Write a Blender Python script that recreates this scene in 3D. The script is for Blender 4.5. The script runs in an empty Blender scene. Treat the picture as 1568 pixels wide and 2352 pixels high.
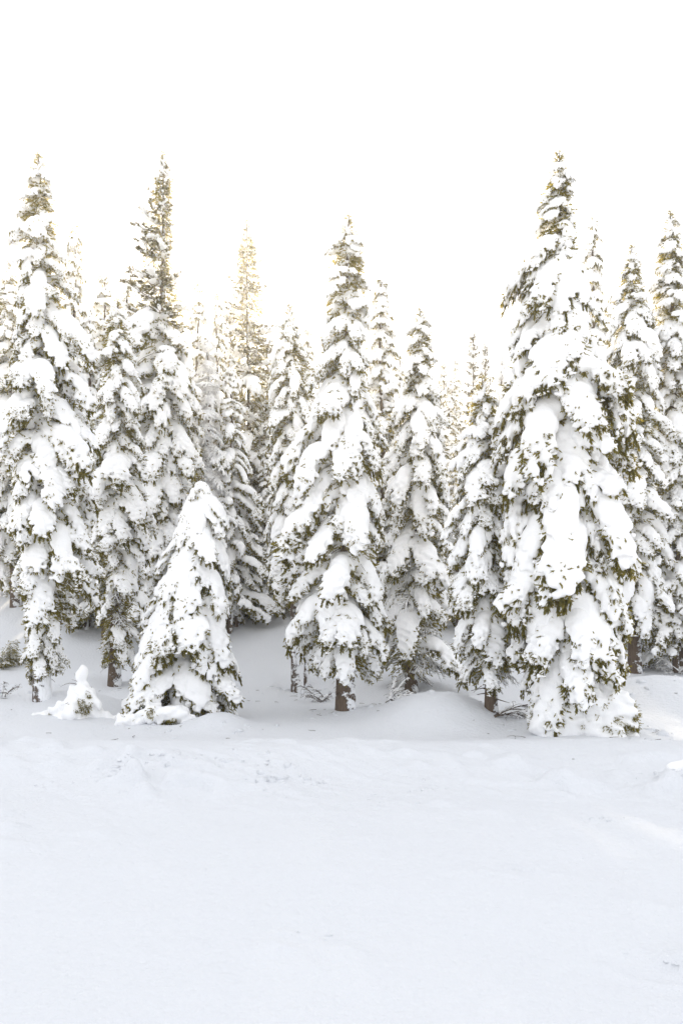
import bpy, math, random
import numpy as np
from mathutils import Vector

SC = bpy.context.scene
COL = SC.collection
R = math.radians

# ----------------------------------------------------------------------------
# camera, world, sun, exposure
# ----------------------------------------------------------------------------
F_PX, CX, HY, CAMZ = 1829.0, 784.0, 1400.0, 3.0     # photo measured on a 1568 x 2352 grid
cam_d = bpy.data.cameras.new('camera')
cam = bpy.data.objects.new('camera', cam_d)
COL.objects.link(cam)
cam.location = (0, 0, CAMZ)
cam.rotation_euler = (R(90), 0, 0)
cam_d.sensor_fit = 'VERTICAL'
cam_d.sensor_height = 36.0
cam_d.sensor_width = 24.0
cam_d.lens = 28.0
cam_d.shift_y = (HY - 1176.0) / 2352.0
cam_d.clip_start = 0.1
cam_d.clip_end = 3000
SC.camera = cam

SUN_DIR = Vector(((407 - CX) / F_PX, 1.0, (HY - 602) / F_PX)).normalized()
SUN_EL = math.asin(SUN_DIR.z)
SUN_AZ = math.atan2(SUN_DIR.x, SUN_DIR.y)
SKY_STRENGTH, SUN_STRENGTH, EXPOSURE = 0.105, 4.2, 1.20

world = bpy.data.worlds.new('World')
SC.world = world
world.use_nodes = True
wn, wl = world.node_tree.nodes, world.node_tree.links
wn.clear()
w_out = wn.new('ShaderNodeOutputWorld')
w_bg = wn.new('ShaderNodeBackground')
w_bg.inputs['Strength'].default_value = SKY_STRENGTH
sky = wn.new('ShaderNodeTexSky')
sky.sky_type = 'NISHITA'
sky.sun_disc = False
sky.sun_elevation = SUN_EL
sky.sun_rotation = SUN_AZ
sky.altitude = 1800
sky.air_density = 1.0
sky.dust_density = 3.0
sky.ozone_density = 1.0
# thin bright veil of high cloud over the blue
tc = wn.new('ShaderNodeTexCoord')
mp = wn.new('ShaderNodeMapping')
mp.inputs['Scale'].default_value = (1.0, 1.0, 2.4)
nz = wn.new('ShaderNodeTexNoise')
nz.inputs['Scale'].default_value = 2.3
nz.inputs['Detail'].default_value = 5
nz.inputs['Roughness'].default_value = 0.5
rmp = wn.new('ShaderNodeMapRange')
rmp.inputs['From Min'].default_value = 0.36
rmp.inputs['From Max'].default_value = 0.64
rmp.inputs['To Min'].default_value = 0.78
rmp.inputs['To Max'].default_value = 0.96
mix = wn.new('ShaderNodeMixRGB')
mix.inputs['Color2'].default_value = (6.0, 6.05, 6.2, 1)
wl.new(tc.outputs['Generated'], mp.inputs['Vector'])
wl.new(mp.outputs['Vector'], nz.inputs['Vector'])
wl.new(nz.outputs['Fac'], rmp.inputs['Value'])
wl.new(rmp.outputs['Result'], mix.inputs['Fac'])
wl.new(sky.outputs['Color'], mix.inputs['Color1'])
wl.new(mix.outputs['Color'], w_bg.inputs['Color'])
wl.new(w_bg.outputs['Background'], w_out.inputs['Surface'])

sun_d = bpy.data.lights.new('sun', 'SUN')
sun_d.energy = SUN_STRENGTH
sun_d.angle = R(2.0)
sun_d.color = (1.0, 0.86, 0.64)
sun = bpy.data.objects.new('sun', sun_d)
COL.objects.link(sun)
sun.rotation_euler = SUN_DIR.to_track_quat('Z', 'Y').to_euler()
sun.location = SUN_DIR * 200

vs = SC.view_settings
vs.view_transform = 'Standard'
vs.look = 'None'
vs.exposure = EXPOSURE
vs.gamma = 1.0
vs.use_curve_mapping = False
SC.render.engine = 'CYCLES'
SC.cycles.use_denoising = True
SC.cycles.max_bounces = 14
SC.cycles.diffuse_bounces = 12
SC.cycles.transmission_bounces = 4
SC.cycles.volume_bounces = 1
SC.cycles.use_adaptive_sampling = True
SC.cycles.adaptive_threshold = 0.01
SC.render.filter_size = 1.2

rng = np.random.default_rng(11)
random.seed(11)

# ----------------------------------------------------------------------------
# materials
# ----------------------------------------------------------------------------
def new_mat(name):
    m = bpy.data.materials.new(name)
    m.use_nodes = True
    nt = m.node_tree
    nt.nodes.clear()
    out = nt.nodes.new('ShaderNodeOutputMaterial')
    return m, nt, out

def snow_mat(name, col, scale, strength, dist, through=0.0):
    m, nt, out = new_mat(name)
    b = nt.nodes.new('ShaderNodeBsdfPrincipled')
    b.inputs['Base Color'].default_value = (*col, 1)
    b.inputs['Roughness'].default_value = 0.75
    b.inputs['Specular IOR Level'].default_value = 0.25
    t = nt.nodes.new('ShaderNodeTexCoord')
    n1 = nt.nodes.new('ShaderNodeTexNoise')
    n1.inputs['Scale'].default_value = scale
    n1.inputs['Detail'].default_value = 6
    n1.inputs['Roughness'].default_value = 0.62
    bp = nt.nodes.new('ShaderNodeBump')
    bp.inputs['Strength'].default_value = strength
    bp.inputs['Distance'].default_value = dist
    nt.links.new(t.outputs['Object'], n1.inputs['Vector'])
    nt.links.new(n1.outputs['Fac'], bp.inputs['Height'])
    nt.links.new(bp.outputs['Normal'], b.inputs['Normal'])
    if through > 0:     # loose snow lets light pass through it
        tr = nt.nodes.new('ShaderNodeBsdfTranslucent')
        tr.inputs['Color'].default_value = (0.96, 0.97, 0.98, 1)
        nt.links.new(bp.outputs['Normal'], tr.inputs['Normal'])
        ms = nt.nodes.new('ShaderNodeMixShader')
        ms.inputs['Fac'].default_value = through
        nt.links.new(b.outputs['BSDF'], ms.inputs[1])
        nt.links.new(tr.outputs['BSDF'], ms.inputs[2])
        nt.links.new(ms.outputs['Shader'], out.inputs['Surface'])
    else:
        nt.links.new(b.outputs['BSDF'], out.inputs['Surface'])
    return m

def leaf_mat(name, c1, c2, trans, tw):
    m, nt, out = new_mat(name)
    oi = nt.nodes.new('ShaderNodeObjectInfo')
    g = nt.nodes.new('ShaderNodeNewGeometry')
    n1 = nt.nodes.new('ShaderNodeTexNoise')
    n1.inputs['Scale'].default_value = 2.5
    n1.inputs['Detail'].default_value = 3
    nt.links.new(g.outputs['Position'], n1.inputs['Vector'])
    add = nt.nodes.new('ShaderNodeMath')
    add.operation = 'MULTIPLY_ADD'
    add.inputs[1].default_value = 0.45
    nt.links.new(oi.outputs['Random'], add.inputs[0])
    sub = nt.nodes.new('ShaderNodeMath')
    sub.operation = 'SUBTRACT'
    sub.inputs[1].default_value = 0.2
    nt.links.new(n1.outputs['Fac'], sub.inputs[0])
    nt.links.new(sub.outputs[0], add.inputs[2])
    mx = nt.nodes.new('ShaderNodeMixRGB')
    mx.inputs['Color1'].default_value = (*c1, 1)
    mx.inputs['Color2'].default_value = (*c2, 1)
    nt.links.new(add.outputs[0], mx.inputs['Fac'])
    d = nt.nodes.new('ShaderNodeBsdfPrincipled')
    d.inputs['Roughness'].default_value = 0.6
    d.inputs['Specular IOR Level'].default_value = 0.3
    nt.links.new(mx.outputs['Color'], d.inputs['Base Color'])
    tr = nt.nodes.new('ShaderNodeBsdfTranslucent')
    tr.inputs['Color'].default_value = (*trans, 1)
    ms = nt.nodes.new('ShaderNodeMixShader')
    ms.inputs['Fac'].default_value = tw
    nt.links.new(d.outputs['BSDF'], ms.inputs[1])
    nt.links.new(tr.outputs['BSDF'], ms.inputs[2])
    nt.links.new(ms.outputs['Shader'], out.inputs['Surface'])
    return m

def bark_mat(name, c1, c2, snow_from, snow_to):
    m, nt, out = new_mat(name)
    t = nt.nodes.new('ShaderNodeTexCoord')
    mpn = nt.nodes.new('ShaderNodeMapping')
    mpn.inputs['Scale'].default_value = (9, 9, 2.2)
    nt.links.new(t.outputs['Object'], mpn.inputs['Vector'])
    v = nt.nodes.new('ShaderNodeTexVoronoi')
    v.inputs['Scale'].default_value = 2.2
    nt.links.new(mpn.outputs['Vector'], v.inputs['Vector'])
    n1 = nt.nodes.new('ShaderNodeTexNoise')
    n1.inputs['Scale'].default_value = 3.0
    n1.inputs['Detail'].default_value = 6
    nt.links.new(mpn.outputs['Vector'], n1.inputs['Vector'])
    mx = nt.nodes.new('ShaderNodeMixRGB')
    mx.inputs['Color1'].default_value = (*c1, 1)
    mx.inputs['Color2'].default_value = (*c2, 1)
    nt.links.new(n1.outputs['Fac'], mx.inputs['Fac'])
    n2 = nt.nodes.new('ShaderNodeTexNoise')
    n2.inputs['Scale'].default_value = 4.5
    n2.inputs['Detail'].default_value = 7
    n2.inputs['Roughness'].default_value = 0.7
    nt.links.new(t.outputs['Object'], n2.inputs['Vector'])
    r2 = nt.nodes.new('ShaderNodeMapRange')
    r2.inputs['From Min'].default_value = snow_from
    r2.inputs['From Max'].default_value = snow_to
    gn = nt.nodes.new('ShaderNodeNewGeometry')
    sx = nt.nodes.new('ShaderNodeSeparateXYZ')
    nt.links.new(gn.outputs['Normal'], sx.inputs['Vector'])
    ma = nt.nodes.new('ShaderNodeMath')
    ma.operation = 'MULTIPLY_ADD'
    ma.inputs[1].default_value = 0.13
    nt.links.new(sx.outputs['X'], ma.inputs[0])
    nt.links.new(n2.outputs['Fac'], ma.inputs[2])
    nt.links.new(ma.outputs[0], r2.inputs['Value'])
    mx2 = nt.nodes.new('ShaderNodeMixRGB')
    mx2.inputs['Color2'].default_value = (0.88, 0.89, 0.91, 1)
    nt.links.new(r2.outputs['Result'], mx2.inputs['Fac'])
    nt.links.new(mx.outputs['Color'], mx2.inputs['Color1'])
    b = nt.nodes.new('ShaderNodeBsdfPrincipled')
    b.inputs['Roughness'].default_value = 0.85
    b.inputs['Specular IOR Level'].default_value = 0.2
    nt.links.new(mx2.outputs['Color'], b.inputs['Base Color'])
    ad = nt.nodes.new('ShaderNodeMath')
    ad.operation = 'ADD'
    nt.links.new(v.outputs['Distance'], ad.inputs[0])
    nt.links.new(r2.outputs['Result'], ad.inputs[1])
    bp = nt.nodes.new('ShaderNodeBump')
    bp.inputs['Strength'].default_value = 0.8
    bp.inputs['Distance'].default_value = 0.03
    nt.links.new(ad.outputs[0], bp.inputs['Height'])
    nt.links.new(bp.outputs['Normal'], b.inputs['Normal'])
    nt.links.new(b.outputs['BSDF'], out.inputs['Surface'])
    return m

M_SNOW = snow_mat('tree_snow', (0.957, 0.957, 0.958), 20, 0.55, 0.03, 0.05)
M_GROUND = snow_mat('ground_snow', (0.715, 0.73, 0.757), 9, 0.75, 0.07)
M_FIR = leaf_mat('fir_needles', (0.020, 0.030, 0.010), (0.056, 0.060, 0.016), (0.52, 0.41, 0.06), 0.44)
M_PINE = leaf_mat('pine_needles', (0.042, 0.044, 0.014), (0.090, 0.072, 0.022), (0.40, 0.31, 0.07), 0.15)
M_BARK = bark_mat('bark', (0.055, 0.040, 0.030), (0.17, 0.125, 0.09), 0.55, 0.60)
M_BARK_W = bark_mat('plastered_bark', (0.07, 0.055, 0.045), (0.17, 0.13, 0.10), 0.43, 0.50)
M_TWIG = bark_mat('twig_bark', (0.06, 0.045, 0.032), (0.14, 0.105, 0.075), 0.66, 0.70)

# ----------------------------------------------------------------------------
# mesh helpers
# ----------------------------------------------------------------------------
class Geo:
    """Collects vertices and polygons (triangles or quads, with a material slot) as arrays."""
    def __init__(self):
        self.v, self.q, self.t, self.n = [], [], [], 0
    def quads(self, v, f, mat=0):
        self.q.append((np.asarray(f, np.int64) + self.n, mat)); self.v.append(v); self.n += len(v)
    def tris(self, v, f, mat=0):
        self.t.append((np.asarray(f, np.int64) + self.n, mat)); self.v.append(v); self.n += len(v)
    def arrays(self):
        v = np.concatenate(self.v) if self.v else np.zeros((0, 3))
        return v, self.q, self.t
    def merge(self, v, q, t):
        off = self.n
        self.v.append(v); self.n += len(v)
        for f, m in q: self.q.append((f + off, m))
        for f, m in t: self.t.append((f + off, m))
    def mesh(self, name, mats, smooth=True):
        v, q, t = self.arrays()
        me = bpy.data.meshes.new(name)
        nq = sum(len(f) for f, _ in q); nt_ = sum(len(f) for f, _ in t)
        loops = np.concatenate([f.ravel() for f, _ in q] + [f.ravel() for f, _ in t]) if nq + nt_ else np.zeros(0, np.int64)
        tot = np.concatenate([np.full(nq, 4), np.full(nt_, 3)]).astype(np.int32)
        start = np.concatenate([[0], np.cumsum(tot)[:-1]]).astype(np.int32) if len(tot) else tot
        mi = np.concatenate([np.full(len(f), m) for f, m in q] + [np.full(len(f), m) for f, m in t]).astype(np.int32) if len(tot) else tot
        me.vertices.add(len(v)); me.vertices.foreach_set('co', v.astype(np.float32).ravel())
        me.loops.add(len(loops)); me.loops.foreach_set('vertex_index', loops.astype(np.int32))
        me.polygons.add(len(tot)); me.polygons.foreach_set('loop_start', start); me.polygons.foreach_set('loop_total', tot)
        me.polygons.foreach_set('material_index', mi)
        me.polygons.foreach_set('use_smooth', np.full(len(tot), smooth))
        for m in mats: me.materials.append(m)
        me.update(calc_edges=True)
        return me

def tube(g, pts, rad, sides=6, mat=0, cap=True):
    pts = np.asarray(pts, float); n = len(pts)
    rad = np.broadcast_to(np.asarray(rad, float), (n,))
    d = np.gradient(pts, axis=0)
    d /= np.linalg.norm(d, axis=1, keepdims=True) + 1e-9
    up = np.where(np.abs(d[:, 2:3]) > 0.9, [[1.0, 0, 0]], [[0, 0, 1.0]])
    a = np.cross(d, up); a /= np.linalg.norm(a, axis=1, keepdims=True) + 1e-9
    b = np.cross(d, a)
    th = np.linspace(0, 2 * np.pi, sides, endpoint=False)
    v = pts[:, None] + rad[:, None, None] * (np.cos(th)[None, :, None] * a[:, None] + np.sin(th)[None, :, None] * b[:, None])
    i = np.arange(n - 1)[:, None] * sides; k = np.arange(sides)[None]; k2 = (k + 1) % sides
    f = np.stack([i + k, i + k2, i + sides + k2, i + sides + k], -1).reshape(-1, 4)
    g.quads(v.reshape(-1, 3), f, mat)

def unit(v):
    return v / (np.linalg.norm(v, axis=-1, keepdims=True) + 1e-9)

def shoots(g, p, d, length, rs, k=7, nl=0.05, nw=0.012, spread=0.75, mat=0):
    """Needle-covered shoots: k thin needle blades fanned about each short axis."""
    n = len(p)
    if n == 0: return
    d = unit(d); length = np.broadcast_to(np.asarray(length, float), (n,))
    ref = unit(rs.normal(size=(n, 3)))
    a = unit(np.cross(d, ref)); b = np.cross(d, a)
    s = np.linspace(0.05, 1.0, k)[None, :] * length[:, None]
    th = rs.uniform(0, 2 * np.pi, (n, k))
    rad = np.cos(th)[..., None] * a[:, None] + np.sin(th)[..., None] * b[:, None]
    base = p[:, None] + d[:, None] * s[..., None]
    nd = unit(d[:, None] + rad * spread * rs.uniform(0.5, 1.2, (n, k, 1)))
    side = unit(np.cross(nd, rs.normal(size=(n, k, 3))))
    ln = nl * rs.uniform(0.7, 1.3, (n, k, 1))
    v0 = base - side * nw / 2; v1 = base + side * nw / 2; v2 = base + nd * ln
    v = np.stack([v0, v1, v2], 2).reshape(-1, 3)
    g.tris(v, np.arange(n * k * 3).reshape(-1, 3), mat)

_ico = None
def crumbs(g, p, r, rs, lod=0):
    """Small irregular bits of snow caught among the needles."""
    if len(p) == 0: return
    if lod == 0:
        f = (1 + 5 ** 0.5) / 2
        tv = unit(np.array([[-1, f, 0], [1, f, 0], [-1, -f, 0], [1, -f, 0], [0, -1, f], [0, 1, f], [0, -1, -f], [0, 1, -f], [f, 0, -1], [f, 0, 1], [-f, 0, -1], [-f, 0, 1]]))
        tf = np.array([[0, 11, 5], [0, 5, 1], [0, 1, 7], [0, 7, 10], [0, 10, 11], [1, 5, 9], [5, 11, 4], [11, 10, 2], [10, 7, 6], [7, 1, 8],
                       [3, 9, 4], [3, 4, 2], [3, 2, 6], [3, 6, 8], [3, 8, 9], [4, 9, 5], [2, 4, 11], [6, 2, 10], [8, 6, 7], [9, 8, 1]])
    else:
        tv = np.array([[1, 0, 0], [-1, 0, 0], [0, 1, 0], [0, -1, 0], [0, 0, 1], [0, 0, -1.0]])
        tf = np.array([[0, 2, 4], [2, 1, 4], [1, 3, 4], [3, 0, 4], [2, 0, 5], [1, 2, 5], [3, 1, 5], [0, 3, 5]])
    n, m = len(p), len(tv)
    sc_ = np.asarray(r)[:, None, None] * rs.uniform(0.45, 1.5, (n, 1, 3)) * rs.uniform(0.65, 1.3, (n, m, 1)) * np.array([1.15, 1.15, 0.75])
    v = p[:, None] + tv[None] * sc_
    g.tris(v.reshape(-1, 3), (np.arange(n)[:, None, None] * m + tf[None]).reshape(-1, 3))

class SineNoise:
    def __init__(self, rs, freq, n=9):
        self.k = unit(rs.normal(size=(n, 3))) * freq * rs.uniform(0.7, 1.4, (n, 1)); self.ph = rs.uniform(0, 6.28, n)
    def __call__(self, p):
        out = 0
        for k, ph in zip(self.k, self.ph): out = out + np.sin(p @ k + ph)
        return out / math.sqrt(len(self.ph))

def surface_nets(F, o, h):
    nx, ny, nz_ = F.shape
    S = F < 0
    c = [(i, j, k) for i in (0, 1) for j in (0, 1) for k in (0, 1)]
    cnt = sum(S[i:nx - 1 + i, j:ny - 1 + j, k:nz_ - 1 + k].astype(np.int8) for i, j, k in c)
    act = (cnt > 0) & (cnt < 8)
    I = np.argwhere(act)
    ids = -np.ones(act.shape, np.int64); ids[act] = np.arange(len(I))
    acc = np.zeros((len(I), 3)); num = np.zeros(len(I))
    for a in c:
        for ax in range(3):
            if a[ax] == 1: continue
            b = list(a); b[ax] = 1
            fa = F[I[:, 0] + a[0], I[:, 1] + a[1], I[:, 2] + a[2]]
            fb = F[I[:, 0] + b[0], I[:, 1] + b[1], I[:, 2] + b[2]]
            m = (fa < 0) != (fb < 0)
            t = np.where(m, fa / np.where(m, fa - fb, 1), 0)
            p = np.array(a, float)[None].repeat(len(I), 0); p[:, ax] += t
            acc += p * m[:, None]; num += m
    V = (I + acc / num[:, None]) * h + o
    Q = []
    for ax in range(3):
        u, w = (ax + 1) % 3, (ax + 2) % 3
        sl = [slice(1, -1)] * 3; sl[ax] = slice(0, -1)
        sl2 = [slice(1, -1)] * 3; sl2[ax] = slice(1, None)
        A, B = S[tuple(sl)], S[tuple(sl2)]
        E = np.argwhere(A != B)
        off = np.ones(3, int); off[ax] = 0
        E0 = E + off
        du = np.zeros(3, int); du[u] = 1
        dw = np.zeros(3, int); dw[w] = 1
        q = np.stack([ids[tuple((E0 - du - dw).T)], ids[tuple((E0 - dw).T)], ids[tuple(E0.T)], ids[tuple((E0 - du).T)]], 1)
        flip = B[tuple(E.T)]
        q[flip] = q[flip][:, ::-1]
        Q.append(q)
    return V, np.concatenate(Q)

def snow_sdf(prims, h, rs, amp=0.035, f1=9.0, f2=26.0, k=0.07, edge=None):
    """Lumpy body from a smooth union of capsules (p0, p1, r0, r1); returns vertices, quads and normals."""
    P = np.array([[*p0, *p1, r0, r1] for p0, p1, r0, r1 in prims])
    pad = P[:, 6:].max() + 0.12
    lo = np.minimum(P[:, :3], P[:, 3:6]).min(0) - pad; hi = np.maximum(P[:, :3], P[:, 3:6]).max(0) + pad
    n = np.ceil((hi - lo) / h).astype(int) + 1
    ax = [lo[i] + np.arange(n[i]) * h for i in range(3)]
    F = np.full(n, 1.0)
    for q in P:
        rr = max(q[6], q[7]) + 2.2 * k + 0.05
        a = np.maximum(((np.minimum(q[:3], q[3:6]) - rr - lo) / h).astype(int), 0)
        b = np.minimum(((np.maximum(q[:3], q[3:6]) + rr - lo) / h).astype(int) + 2, n)
        X, Y, Z = np.meshgrid(ax[0][a[0]:b[0]], ax[1][a[1]:b[1]], ax[2][a[2]:b[2]], indexing='ij')
        d = q[3:6] - q[:3]; dd = d @ d + 1e-9
        t = np.clip(((X - q[0]) * d[0] + (Y - q[1]) * d[1] + (Z - q[2]) * d[2]) / dd, 0, 1)
        D = np.sqrt((X - q[0] - t * d[0]) ** 2 + (Y - q[1] - t * d[1]) ** 2 + (Z - q[2] - t * d[2]) ** 2) - (q[6] + t * (q[7] - q[6]))
        sub = F[a[0]:b[0], a[1]:b[1], a[2]:b[2]]
        hh = np.clip(0.5 + 0.5 * (sub - D) / k, 0, 1)
        F[a[0]:b[0], a[1]:b[1], a[2]:b[2]] = sub * (1 - hh) + D * hh - k * hh * (1 - hh)
    near = np.abs(F) < 0.15
    idx = np.argwhere(near)
    pts = idx * h + lo
    N1, N2 = SineNoise(rs, f1), SineNoise(rs, f2)
    nv = amp * (N1(pts) * 0.8)
    e = 0.45 if edge is None else edge(pts)
    nv = nv + amp * e * N2(pts)
    F[near] += nv
    F[[0, -1]] = 1; F[:, [0, -1]] = 1; F[:, :, [0, -1]] = 1
    V, Q = surface_nets(F, lo, h)
    G = np.stack(np.gradient(F, h), -1)
    vi = np.clip(np.round((V - lo) / h).astype(int), 0, n - 1)
    return V, Q, unit(G[tuple(vi.T)])

# ----------------------------------------------------------------------------
# boughs
# ----------------------------------------------------------------------------
def curve(p0, yaw, pitch0, pitch1, length, n, rs, wob=0.06):
    pts = [np.array(p0, float)]; st = length / (n - 1)
    for i in range(n - 1):
        t = i / max(1, n - 2)
        pi = pitch0 + (pitch1 - pitch0) * t ** 0.8
        yw = yaw + rs.normal() * wob
        pts.append(pts[-1] + st * np.array([math.cos(pi) * math.cos(yw), math.cos(pi) * math.sin(yw), math.sin(pi)]))
    return np.array(pts)

def make_bough(seed, kind, lod=0):
    """kind: heavy, light, pine or bare. Returns (needle and twig Geo, snow Geo), root at the origin, reaching along +x."""
    rs = np.random.default_rng(seed)
    g, s = Geo(), Geo()
    U = rs.uniform
    heavy = kind in ('heavy', 'smooth')
    if heavy:
        main = curve((0, 0, 0), 0, R(U(-2, 14)), R(U(-80, -58)), U(1.5, 1.8), 12, rs)
        nb, bl, bp, sr, drop = 11, U(0.46, 0.60), R(-26), 1.0, 0.06
    elif kind == 'green':
        main = curve((0, 0, 0), 0, R(U(-8, 10)), R(U(-75, -50)), U(1.3, 1.6), 10, rs)
        nb, bl, bp, sr, drop = 11, U(0.36, 0.5), R(-38), 0.5, 0.38
    elif kind == 'light':
        main = curve((0, 0, 0), 0, R(U(2, 20)), R(U(-52, -28)), U(1.05, 1.2), 9, rs)
        nb, bl, bp, sr, drop = 9, U(0.34, 0.44), R(-12), 0.55, 0.26
    elif kind == 'pine':
        main = curve((0, 0, 0), 0, R(U(-25, -5)), R(U(5, 30)), U(1.05, 1.2), 8, rs)
        nb, bl, bp, sr, drop = 5, U(0.28, 0.42), R(14), 0.42, 0.62
    else:
        main = curve((0, 0, 0), 0, R(U(0, 10)), R(U(-50, -15)), U(1.2, 1.5), 9, rs, 0.14)
        nb, bl, bp, sr, drop = 9, U(0.45, 0.65), R(-14), 0.0, 0.0
    nm = len(main)
    tube(g, main, np.linspace(0.030, 0.008, nm), 5 if lod == 0 else 3, 1)
    prims, P, D, LN = [], [], [], []
    up = np.array([0, 0, 1.0])
    for i in range(1, nm):
        if heavy:
            q = i / (nm - 1)
            prims.append((main[i - 1] + up * 0.09, main[i] + up * 0.07, U(0.14, 0.20) * (1 - 0.35 * q), U(0.13, 0.19) * (1 - 0.4 * q)))
        elif kind == 'green' and U() > 0.45:
            prims.append((main[i - 1] + up * 0.05, main[i] + up * 0.05, U(0.05, 0.10), U(0.05, 0.10)))
        elif kind == 'light' and U() > 0.35:
            prims.append((main[i - 1] + up * 0.05, main[i] + up * 0.05, U(0.06, 0.12), U(0.06, 0.12)))
        elif kind == 'pine' and U() > 0.6:
            prims.append((main[i - 1] + up * 0.035, main[i] + up * 0.035, U(0.04, 0.06), U(0.04, 0.06)))
    for i, t in enumerate(np.linspace(0.16, 1.0, nb)):
        x = t * (nm - 1); a = int(min(x, nm - 2)); base = main[a] + (main[a + 1] - main[a]) * (x - a)
        md = main[a + 1] - main[a]; mp_ = math.atan2(md[2], math.hypot(md[0], md[1])); my = math.atan2(md[1], md[0])
        for sgn in (-1, 1):
            l = bl * ((0.55 + 1.1 * t - 0.95 * t * t) * 1.25 if not heavy else 0.45 + 0.75 * t) * U(0.7, 1.25)
            yaw = my + sgn * R(U(38, 68))
            if t > 0.97: yaw = my + sgn * R(18)
            br = curve(base, yaw, mp_ * 0.75, mp_ * 0.8 + bp + R(U(-25, 10)), l, 5, rs, 0.09)
            tube(g, br, np.linspace(0.012, 0.004, 5), 3, 1)
            sub = np.linspace(0.1, 1, max(3, int(l / (0.045 if lod == 0 else 0.075)))) * 4
            ia = np.minimum(sub.astype(int), 3)
            pp = br[ia] + (br[ia + 1] - br[ia]) * (sub - ia)[:, None]
            dd = unit(br[ia + 1] - br[ia])
            for sd in (-1, 1):
                lat = np.cross(dd, up) * sd
                q = dd * 0.75 + lat * 0.6 + rs.normal(size=dd.shape) * 0.22 - up * (0.35 if kind != 'pine' and kind != 'bare' else -0.25)
                if kind == 'pine':
                    keep = sub > 1.6
                elif kind == 'bare':
                    keep = U(size=len(sub)) < 0.5
                else:
                    keep = U(size=len(sub)) < 0.9
                P.append(pp[keep]); D.append(q[keep]); LN.append(U(0.07, 0.15, keep.sum()))
            if kind == 'bare':
                for j in range(0, len(pp), 2):
                    c = curve(pp[j], yaw + U(-0.9, 0.9), R(U(-40, 15)), R(U(-60, 0)), U(0.10, 0.26), 3, rs)
                    tube(g, c, [0.005, 0.004, 0.003], 3, 1)
                    if U() < (0.5 if lod == 0 else 0.75):
                        tube(s, c + up * 0.010, np.array([0.012, 0.022 * U(0.7, 1.4), 0.010]) * (1 if lod == 0 else 1.7), 4, 0)
                        shoots(g, c[1:], np.gradient(c, axis=0)[1:] + rs.normal(size=(2, 3)) * 0.02, 0.1, rs, 3, 0.04, 0.012, 0.8, 1)
                if U() < (0.62 if lod == 0 else 0.92):
                    rr = U(0.018, 0.040, 5) * (1 if lod == 0 else 2.0); rr[-1] = 0.008
                    tube(s, br + up * 0.018, rr, 5, 0)
                continue
            if U() < drop: continue
            if heavy:
                r0 = (U(0.11, 0.165) if kind == 'heavy' else U(0.135, 0.19)) * (1.15 - 0.45 * t)
                for j in range(3 if U() < 0.75 else 4):
                    prims.append((br[j] + up * 0.07, br[j + 1] + up * 0.045, r0 * (1.1 - 0.12 * j) * U(0.85, 1.12), r0 * (1.0 - 0.14 * j) * U(0.8, 1.1)))
                if U() < 0.22:
                    e = br[2]; prims.append((e + up * 0.03, e - up * U(0.12, 0.34) + rs.normal(size=3) * 0.03, r0 * 0.95, r0 * U(0.55, 0.85)))
            else:
                r0 = {'light': U(0.08, 0.17), 'green': U(0.06, 0.12), 'pine': U(0.06, 0.13)}[kind]
                j0 = 1 if kind == 'pine' else 0
                for j in range(j0, 4):
                    if U() < 0.78:
                        prims.append((br[j] + up * 0.05, br[j + 1] + up * 0.04, r0 * U(0.8, 1.2), r0 * U(0.7, 1.1)))
    if kind == 'bare':
        rr = U(0.025, 0.045, nm); rr[-1] = 0.012
        tube(s, main + up * 0.03, rr, 6, 0)
    P = np.concatenate(P); D = np.concatenate(D); LN = np.concatenate(LN)
    kk = {0: 8, 1: 5}[lod]; nlm = {0: 1.0, 1: 1.6}[lod]
    if kind == 'pine':
        shoots(g, P, D, LN * 1.1, rs, kk + 4, 0.090 * nlm, 0.026 * nlm, 0.75)
    elif kind == 'bare':
        pass
    else:
        shoots(g, P, D, LN, rs, kk, 0.058 * nlm, 0.030 * nlm, 0.55)
        shoots(g, P[::2], D[::2] - up * (0.9 if kind != 'light' else 0.4), LN[::2] * 1.2, rs, kk, 0.058 * nlm, 0.030 * nlm, 0.55)
    if kind in ('light', 'green', 'pine'):
        pk = U(size=len(P)) < {'light': 0.16, 'green': 0.17, 'pine': 0.08}[kind] * (1 if lod == 0 else 0.8)
        crumbs(s, P[pk] + unit(D[pk]) * LN[pk, None] * 0.5 + up * 0.02, U(0.028, 0.065, pk.sum()) * (1 if lod == 0 else 1.3), rs, lod)
    if prims:
        h = {'heavy': 0.033, 'smooth': 0.036, 'light': 0.030, 'green': 0.032, 'pine': 0.028}[kind] * (1.0 if lod == 0 else 1.5)
        zmin, zmax = main[:, 2].min(), main[:, 2].max()
        EN = SineNoise(rs, 7.0)
        def edge(p):
            t = np.clip((zmax - p[:, 2]) / (zmax - zmin + 0.2), 0, 1)
            return 0.2 + 1.3 * t * t + 0.45 * (t > 0.5) * np.maximum(EN(p), 0)
        amp = {'heavy': 0.032, 'smooth': 0.030, 'light': 0.022, 'green': 0.022, 'pine': 0.016}[kind]
        V, Q, N = snow_sdf(prims, h, rs, amp, 7.5 if heavy else 14.0, 30.0 if heavy else 36.0,
                           0.085 if heavy else 0.035, edge)
        s.quads(V, Q, 0)
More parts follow.
